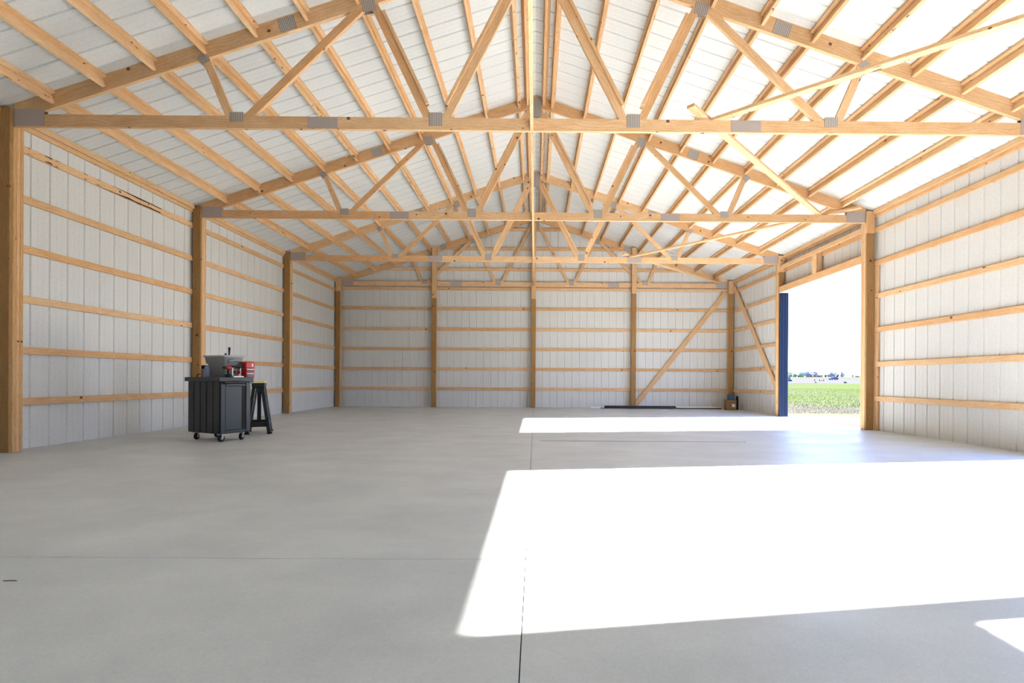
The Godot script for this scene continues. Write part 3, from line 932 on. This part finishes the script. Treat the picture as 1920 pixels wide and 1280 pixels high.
func make_sawhorse() -> void:
	var sh := thing("sawhorse", "black plastic folding sawhorse with a yellow top beside the cart", "sawhorse", V(-14.25, 0, 24.6), deg_to_rad(27.0))
	part("beam", -0.29, 0.29, 2.36, 2.58, -0.9, 0.9, M.black, sh, 0.03)
	part("top_strip", -0.29, 0.29, 2.582, 2.68, -0.9, 0.9, M.yellow, sh, 0.015)
	for side in [-1.0, 1.0]:
		var lf := Node3D.new()
		lf.name = "leg_frame"
		sh.add_child(lf, true)
		lf.position = Vector3(side * 0.18, 2.36, 0) * FT
		lf.rotation.z = side * 0.135
		for s in [-0.72, 0.72]:
			part("leg", -0.09, 0.09, -2.33, 0.0, s - 0.11, s + 0.11, M.black, lf, 0.03)
			part("foot", -0.12, 0.12, -2.385, -2.33, s - 0.15, s + 0.15, M.rubber, lf, 0.02)
		part("crossbar", -0.04, 0.04, -2.0, -1.75, -0.61, 0.61, M.black, lf, 0.02)
		part("crossbar", -0.04, 0.04, -0.75, -0.60, -0.61, 0.61, M.black, lf, 0.02)
	for s in [-0.72, 0.72]:
		part("spreader", -0.38, 0.38, 0.36, 0.62, s - 0.06, s + 0.06, M.black, sh, 0.02)
		part("gusset", -0.24, 0.24, 2.12, 2.355, s - 0.05, s + 0.05, M.black, sh, 0.02)
		part("strut", -0.05, 0.05, 0.62, 2.12, s - 0.04, s + 0.04, M.rubber, sh, 0.02)

func make_small_things() -> void:
	var bx := thing("cardboard_box", "brown cardboard box with a white label in the far corner", "box", V(19.0, 0, 45.7), deg_to_rad(-6.0))
	part("carton", -0.46, 0.46, 0.0, 0.95, -0.4, 0.4, M.card, bx, 0.01)
	part("label", 0.04, 0.34, 0.30, 0.60, 0.4, 0.404, M.white, bx, 0.001)
	part("flap", -0.46, 0.46, 0.955, 0.975, 0.05, 0.4, M.card, bx, 0.004)
	part("flap", -0.46, 0.46, 0.955, 0.975, -0.4, 0.0, M.card, bx, 0.004)
	var bu := thing("bucket", "blue plastic bucket sitting on the cardboard box", "bucket", V(19.08, 0.978, 45.75))
	obj("shell", lathe([Vector2(0, 0), Vector2(0.27, 0), Vector2(0.29, 0.02), Vector2(0.33, 0.42), Vector2(0.36, 0.43), Vector2(0.36, 0.48), Vector2(0.32, 0.48), Vector2(0.28, 0.05), Vector2(0, 0.05)], 24, false), M.blue_can, bu)
	obj("handle", tube([Vector3(-0.36, 0.45, 0), Vector3(-0.30, 0.48, 0.2), Vector3(0, 0.50, 0.36), Vector3(0.30, 0.48, 0.2), Vector3(0.36, 0.45, 0)], 0.012, 8), M.iron, bu)
	var bd := thing("dark_bundle", "upright dark bundle standing between the box and the wall", "bundle", V(19.68, 0, 45.75))
	part("roll", -0.10, 0.10, 0.0, 1.35, -0.12, 0.12, M.rubber, bd, 0.05)
	part("band", -0.105, 0.105, 0.9, 0.96, -0.125, 0.125, M.iron, bd, 0.02)
	var st := thing("steel_trim", "long black steel trim lying along the end wall", "trim", V(11.0, 0, 47.0), 0.0)
	part("web", -4.4, 3.1, 0.0, 0.05, -0.16, 0.16, M.trim_black, st, 0.01)
	part("flange", -4.0, 3.1, 0.05, 0.27, -0.16, -0.12, M.trim_black, st, 0.01)
	part("flange", -4.0, 3.1, 0.05, 0.22, 0.12, 0.16, M.trim_black, st, 0.01)
	var s2 := thing("steel_trim", "thin black steel trim lying on the floor under the white strip", "trim", V(16.4, 0, 47.0), 0.0)
	part("web", -2.25, 2.2, 0.0, 0.075, -0.14, 0.14, M.trim_black, s2, 0.01)
	part("lip", -2.25, 2.2, 0.075, 0.10, 0.10, 0.14, M.trim_black, s2, 0.005)
	var wt := thing("white_strip", "long white strip lying on the thin black trim", "trim", V(16.4, 0.1, 47.0), 0.0)
	part("strip", -2.22, 2.3, 0.0, 0.11, -0.12, 0.12, M.white, wt, 0.01)
	part("lip", -2.22, 2.3, 0.11, 0.13, -0.12, -0.09, M.white, wt, 0.004)
	var w3 := thing("white_strip", "short white strip poking out at the end of the long black trim", "trim", V(6.1, 0, 47.0), 0.0)
	part("strip", -0.5, 0.48, 0.0, 0.15, -0.10, 0.10, M.white, w3, 0.01)
	part("lip", -0.5, 0.48, 0.15, 0.17, -0.10, -0.07, M.white, w3, 0.004)
	var tw := obj("twig", tube([Vector3(-0.09, 0.006, 0), Vector3(-0.03, 0.008, 0.004), Vector3(0.04, 0.007, -0.003), Vector3(0.1, 0.006, 0.002)], 0.006, 6), M.brown_bottle, self, Transform3D(Basis(), V(-7.25, 0, 6.63)))
	tag(tw, "tiny dark twig lying on the bare concrete", "twig")

# ------------------------------------------------------------------ outdoors
func ground_height(x: float, z: float) -> float:
	var d := Vector2(x, z).length() / 1.17
	var pts := [Vector2(0, -0.30), Vector2(150, -0.30), Vector2(600, 0.75), Vector2(833, 4.6), Vector2(2100, 21.0), Vector2(9000, 21.0)]
	for k in pts.size() - 1:
		if d <= pts[k + 1].x:
			return lerpf(pts[k].y, pts[k + 1].y, (d - pts[k].x) / (pts[k + 1].x - pts[k].x))
	return 21.0

func ground_color(x: float, z: float, n: FastNoiseLite) -> Color:
	var d := Vector2(x, z).length() / 1.17
	var w := n.get_noise_2d(x, z)
	var w2 := n.get_noise_2d(x * 0.13 + 50.0, z * 0.13)
	var gravel := Color(0.072, 0.067, 0.062)
	var dry := Color(0.069, 0.069, 0.045)
	var dirt := Color(0.064, 0.052, 0.045)
	var lush := Color(0.052, 0.068, 0.019)
	# gravel apron, dry turf with muddy ruts, lush grass with dry patches, gravel road, dry field; ragged outlines
	var dd := d + w * 4.0
	if dd < 44.0:
		return gravel
	if dd < 58.0:
		return dirt if absf(dd - 54.0) < 2.2 and w > -0.25 else dry
	if d < 480.0 + w2 * 60.0:
		return lush.lerp(dry, clampf(0.30 - w2 * 0.9 - w * 0.5, 0.0, 1.0))
	if d < 940.0 + w2 * 60.0:
		return gravel
	return dry

func make_outdoors() -> void:
	var n := FastNoiseLite.new()
	n.seed = 4
	n.frequency = 0.12
	n.fractal_octaves = 4
	var st := SurfaceTool.new()
	st.begin(Mesh.PRIMITIVE_TRIANGLES)
	var seg := 300
	var radii := [0.0]
	var r := 4.0
	while r < 6000.0:
		radii.append(r)
		r *= 1.045
	var c0 := Vector2(0.0, 0.0)
	for k in radii.size():
		for i in seg:
			var a := TAU * i / seg
			# the sector seen through the doorway is finer
			var q := Vector2(c0.x + radii[k] * sin(a), c0.y + radii[k] * cos(a))
			var y := ground_height(q.x, q.y)
			st.set_color(ground_color(q.x, q.y, n))
			st.add_vertex(V(q.x, y, q.y))
	for k in radii.size() - 1:
		for i in seg:
			var j := (i + 1) % seg
			for v in [k * seg + i, (k + 1) * seg + j, k * seg + j, k * seg + i, (k + 1) * seg + i, (k + 1) * seg + j]:
				st.add_index(v)
	st.generate_normals()
	var gm := mat(Color.WHITE, 0.95)
	gm.vertex_color_use_as_albedo = true
	gm.specular_mode = BaseMaterial3D.SPECULAR_DISABLED
	var g := obj("ground", st.commit(), gm)
	g.set_meta("kind", "structure")
	g.set_meta("label", "open field of grass and gravel outside the barn")
	# grass tufts nearest the doorway
	var bl := SurfaceTool.new()
	bl.begin(Mesh.PRIMITIVE_TRIANGLES)
	var lr := RandomNumberGenerator.new()
	lr.seed = 77
	for k in 7:
		var a := lr.randf() * TAU
		var o := Vector3(lr.randf_range(-0.12, 0.12), 0, lr.randf_range(-0.12, 0.12))
		var side := Vector3(cos(a), 0, sin(a)) * 0.022
		var tip := o + Vector3(lr.randf_range(-0.12, 0.12), lr.randf_range(0.18, 0.36), lr.randf_range(-0.12, 0.12))
		for v in [o - side, o + side, tip]:
			bl.set_normal(Vector3.UP)
			bl.add_vertex(v * FT)
	var mm := MultiMesh.new()
	mm.transform_format = MultiMesh.TRANSFORM_3D
	mm.use_colors = true
	mm.mesh = bl.commit()
	mm.instance_count = 5000
	for k in 5000:
		var z := 46.0 + 150.0 * pow(lr.randf(), 1.6)
		var x := z * lr.randf_range(0.49, 0.74)
		var w := n.get_noise_2d(x, z)
		var green := clampf((z - 56.0) / 10.0, 0.0, 1.0) * clampf(0.6 + w, 0.0, 1.0)
		var s := lr.randf_range(0.4, 0.8) * (1.0 if z > 56.0 else 0.7)
		mm.set_instance_transform(k, Transform3D(Basis(Vector3.UP, lr.randf() * TAU).scaled(Vector3(s, s, s)), V(x, ground_height(x, z) - 0.01, z)))
		mm.set_instance_color(k, Color(0.135, 0.125, 0.085).lerp(Color(0.100, 0.130, 0.028), green) * lr.randf_range(0.8, 1.2))
	var tufts := MultiMeshInstance3D.new()
	tufts.name = "grass"
	tufts.multimesh = mm
	var tm := mat(Color.WHITE, 0.9)
	tm.vertex_color_use_as_albedo = true
	tm.backlight_enabled = true
	tm.backlight = Color(0.16, 0.20, 0.06)
	tm.specular_mode = BaseMaterial3D.SPECULAR_DISABLED
	tufts.material_override = tm
	add_child(tufts)
	tufts.set_meta("kind", "stuff")
	tufts.set_meta("label", "short spring grass growing outside the doorway")
	tufts.set_meta("category", "grass")
	make_far_things()

func along(u: float, d: float) -> Vector3:
	# a point outdoors: u is the bearing as x / z, d its depth in feet
	var x := 0.08 + u * d
	return Vector3(x, ground_height(x, d), d)

func crown(sd: int, rx: float, ry: float) -> ArrayMesh:
	var n := FastNoiseLite.new()
	n.seed = sd
	n.frequency = 0.9
	var st := SurfaceTool.new()
	st.begin(Mesh.PRIMITIVE_TRIANGLES)
	st.set_smooth_group(-1)
	var p := func(i: int, k: int) -> Vector3:
		var a := TAU * (i % 16) / 16.0
		var e := PI * k / 10.0 - PI / 2
		var d := Vector3(cos(a) * cos(e), sin(e), sin(a) * cos(e))
		var q := 1.0 + 0.55 * n.get_noise_3dv(d * 2.2) + 0.25 * n.get_noise_3dv(d * 6.0)
		return Vector3(d.x * rx * q, ry + d.y * ry * q, d.z * rx * q) * FT
	for k in 10:
		for i in 16:
			for v in [p.call(i, k), p.call(i + 1, k), p.call(i + 1, k + 1), p.call(i, k), p.call(i + 1, k + 1), p.call(i, k + 1)]:
				st.add_vertex(v)
	st.generate_normals()
	return st.commit()

func make_far_things() -> void:
	var bark := mat(Color(0.28, 0.26, 0.26), 0.9)
	var pale := mat(Color(0.47, 0.52, 0.36), 0.9)
	var bare := mat(Color(0.47, 0.44, 0.43), 0.9)
	var dark := mat(Color(0.11, 0.18, 0.16), 0.9)
	# bearing, width, height, kind (0 pale green, 1 bare grey, 2 dark evergreen)
	var row := [[0.532, 26, 20, 0], [0.541, 22, 24, 0], [0.551, 24, 18, 0], [0.559, 7, 9, 2], [0.566, 24, 24, 0], [0.577, 9, 9, 2], [0.581, 34, 26, 1], [0.588, 10, 9, 2], [0.594, 34, 24, 1], [0.604, 26, 12, 1], [0.6165, 11, 10, 2], [0.625, 22, 14, 1], [0.633, 26, 24, 1], [0.641, 16, 14, 2], [0.6525, 16, 25, 1], [0.6745, 8, 11, 1], [0.684, 24, 5, 2], [0.693, 14, 6, 2], [0.7055, 5, 9, 1]]
	var said := ["pale green tree partly hidden by the doorway jamb", "tall pale green tree behind the blue truck", "low pale green tree beside the blue truck", "small dark evergreen between two pale green trees", "round pale green tree at the head of the bare grove", "small dark evergreen at the foot of the round pale tree", "tallest broad bare tree in the grove beyond the field", "small dark evergreen in front of the broad bare trees", "second broad bare tree of the grove, next to the low one", "low spreading bare tree at the end of the grove", "dark round evergreen standing alone beyond the red barrels", "short bare tree between the lone evergreen and the taller bare one", "bare tree rising behind the crate and barrels", "dark evergreen just short of the parked blue car", "narrow bare tree standing up behind the parked blue car", "small bare tree alone on the open horizon", "long low dark hedge on the open horizon", "short dark hedge at the end of the horizon", "thin bare sapling beside the doorway post"]
	for k in row.size():
		var q: Array = row[k]
		var d := 1950.0 + 55.0 * (k % 3)
		var at := along(q[0], d)
		var t := thing("tree", said[k], "tree", V(at.x, at.y, at.z), 0.0, ["budding trees beyond the field", "bare trees beyond the field", "evergreens beyond the field"][q[3]])
		obj("crown", crown(100 + k, q[1] * 0.5, q[2] * 0.46), [pale, bare, dark][q[3]], t, Transform3D(Basis(), Vector3(0, -q[2] * 0.05 * FT, 0)))
		obj("trunk", lathe([Vector2(q[1] * 0.03, -0.5), Vector2(q[1] * 0.02, q[2] * 0.3), Vector2(0.0, q[2] * 0.32)], 8), bark, t)
	# dark blue car
	var at := along(0.6335, 833.0)
	var car := thing("car", "dark blue car parked on the gravel road", "car", V(at.x, at.y, at.z), deg_to_rad(4.0))
	var paint := mat(Color(0.05, 0.10, 0.26), 0.25)
	var prof := PackedVector2Array([Vector2(-7.2, 1.0), Vector2(-7.4, 2.2), Vector2(-6.8, 2.9), Vector2(-3.6, 3.3), Vector2(-1.2, 5.2), Vector2(0.6, 5.75), Vector2(3.6, 5.6), Vector2(6.0, 3.9), Vector2(7.0, 3.4), Vector2(7.2, 1.1)])
	var body := slab_poly("body", prof, -2.9, 2.9, Vector2.RIGHT, paint, car)
	body.transform.origin = Vector3(body.transform.origin.x, body.transform.origin.y, 0)
	var glass := slab_poly("windows", PackedVector2Array([Vector2(-2.8, 3.5), Vector2(-0.9, 5.0), Vector2(0.7, 5.45), Vector2(3.4, 5.3), Vector2(5.2, 3.8)]), -2.93, 2.93, Vector2.RIGHT, mat(Color(0.05, 0.08, 0.14), 0.1), car)
	glass.transform.origin.z = 0.0
	for x in [-4.6, 4.6]:
		for z in [-2.6, 2.6]:
			obj("wheel", lathe([Vector2(0, -0.4), Vector2(1.1, -0.4), Vector2(1.15, 0.0), Vector2(1.1, 0.4), Vector2(0, 0.4)], 16, false), M.rubber, car, Transform3D(Basis(Vector3(1, 0, 0), PI / 2), Vector3(x, 1.12, z) * FT))
	# blue truck with a white box
	at = along(0.5335, 700.0)
	var tk := thing("truck", "blue truck standing at the edge of the field", "truck", V(at.x, at.y, at.z))
	var tb := mat(Color(0.12, 0.24, 0.42), 0.4)
	part("cab", -4.5, -0.2, 1.2, 4.6, -3.0, 3.0, tb, tk, 0.3)
	part("windscreen", -3.9, -0.6, 3.2, 4.4, 3.0, 3.05, M.iron, tk, 0.02)
	part("load_box", 0.2, 4.6, 1.4, 6.0, -3.2, 3.2, tb, tk, 0.1)
	part("tank", 4.7, 6.6, 1.2, 5.2, -2.6, 2.6, M.white, tk, 0.3)
	for x in [-3.0, 2.6, 5.4]:
		obj("wheel", lathe([Vector2(0, -3.1), Vector2(1.3, -3.1), Vector2(1.35, 0.0), Vector2(1.3, 3.1), Vector2(0, 3.1)], 14, false), M.rubber, tk, Transform3D(Basis(Vector3(1, 0, 0), PI / 2), Vector3(x, 1.3, 0) * FT))
	# orange barrels and a low crate
	var orange := mat(Color(0.52, 0.13, 0.09), 0.6)
	for u in [0.5938, 0.6043, 0.6130]:
		at = along(u, 720.0)
		var bb := thing("traffic_barrel", "small red traffic barrel on the gravel road", "barrel", V(at.x, at.y, at.z), 0.0, "red barrels along the road")
		obj("drum", lathe([Vector2(0, 0.25), Vector2(0.95, 0.25), Vector2(0.95, 1.0), Vector2(0.85, 1.05), Vector2(0.85, 1.8), Vector2(0.7, 1.9), Vector2(0.7, 2.5), Vector2(0, 2.6)], 14, false), orange, bb)
		obj("base", lathe([Vector2(0, 0), Vector2(1.2, 0), Vector2(1.2, 0.25), Vector2(0, 0.25)], 14, false), M.rubber, bb)
	at = along(0.6088, 720.0)
	var cr := thing("crate", "low brown crate between the red barrels", "crate", V(at.x, at.y, at.z))
	part("case", -1.0, 1.0, 0.0, 1.0, -0.8, 0.8, M.card, cr, 0.05)
	part("lid", -1.05, 1.05, 1.0, 1.2, -0.85, 0.85, M.card, cr, 0.05)
	# pale pole
	at = along(0.5306, 260.0)
	var po := thing("pole", "slender pale pole standing in the field", "pole", V(at.x, at.y, at.z))
	obj("shaft", lathe([Vector2(0.2, -0.5), Vector2(0.14, 30.0), Vector2(0, 30.1)], 10), mat(Color(0.55, 0.54, 0.60), 0.5), po)
	obj("cap", lathe([Vector2(0, 30.0), Vector2(0.2, 30.1), Vector2(0.2, 30.3), Vector2(0, 30.5)], 10), M.white, po)
	# small bushes at the grass edge
	for q in [[0.6585, 520.0, 1.6, "bigger"], [0.5960, 540.0, 1.1, "smaller"]]:
		at = along(q[0], q[1])
		var bs := thing("bush", q[3] + " of two low dark bushes at the edge of the grass", "bush", V(at.x, at.y - 0.1, at.z), 0.0, "low bushes at the grass edge")
		obj("foliage", crown(int(q[1]), q[2], q[2] * 0.6), mat(Color(0.20, 0.24, 0.13), 0.9), bs)

func _ready() -> void:
	rng.seed = 20
	make_light()
	make_materials()
	make_floor()
	make_walls()
	make_roof()
	make_posts()
	for i in range(-1, 4):
		make_truss(i)
	make_braces()
	make_doors()
	make_drain()
	make_cart()
	make_sawhorse()
	make_small_things()
	make_outdoors()
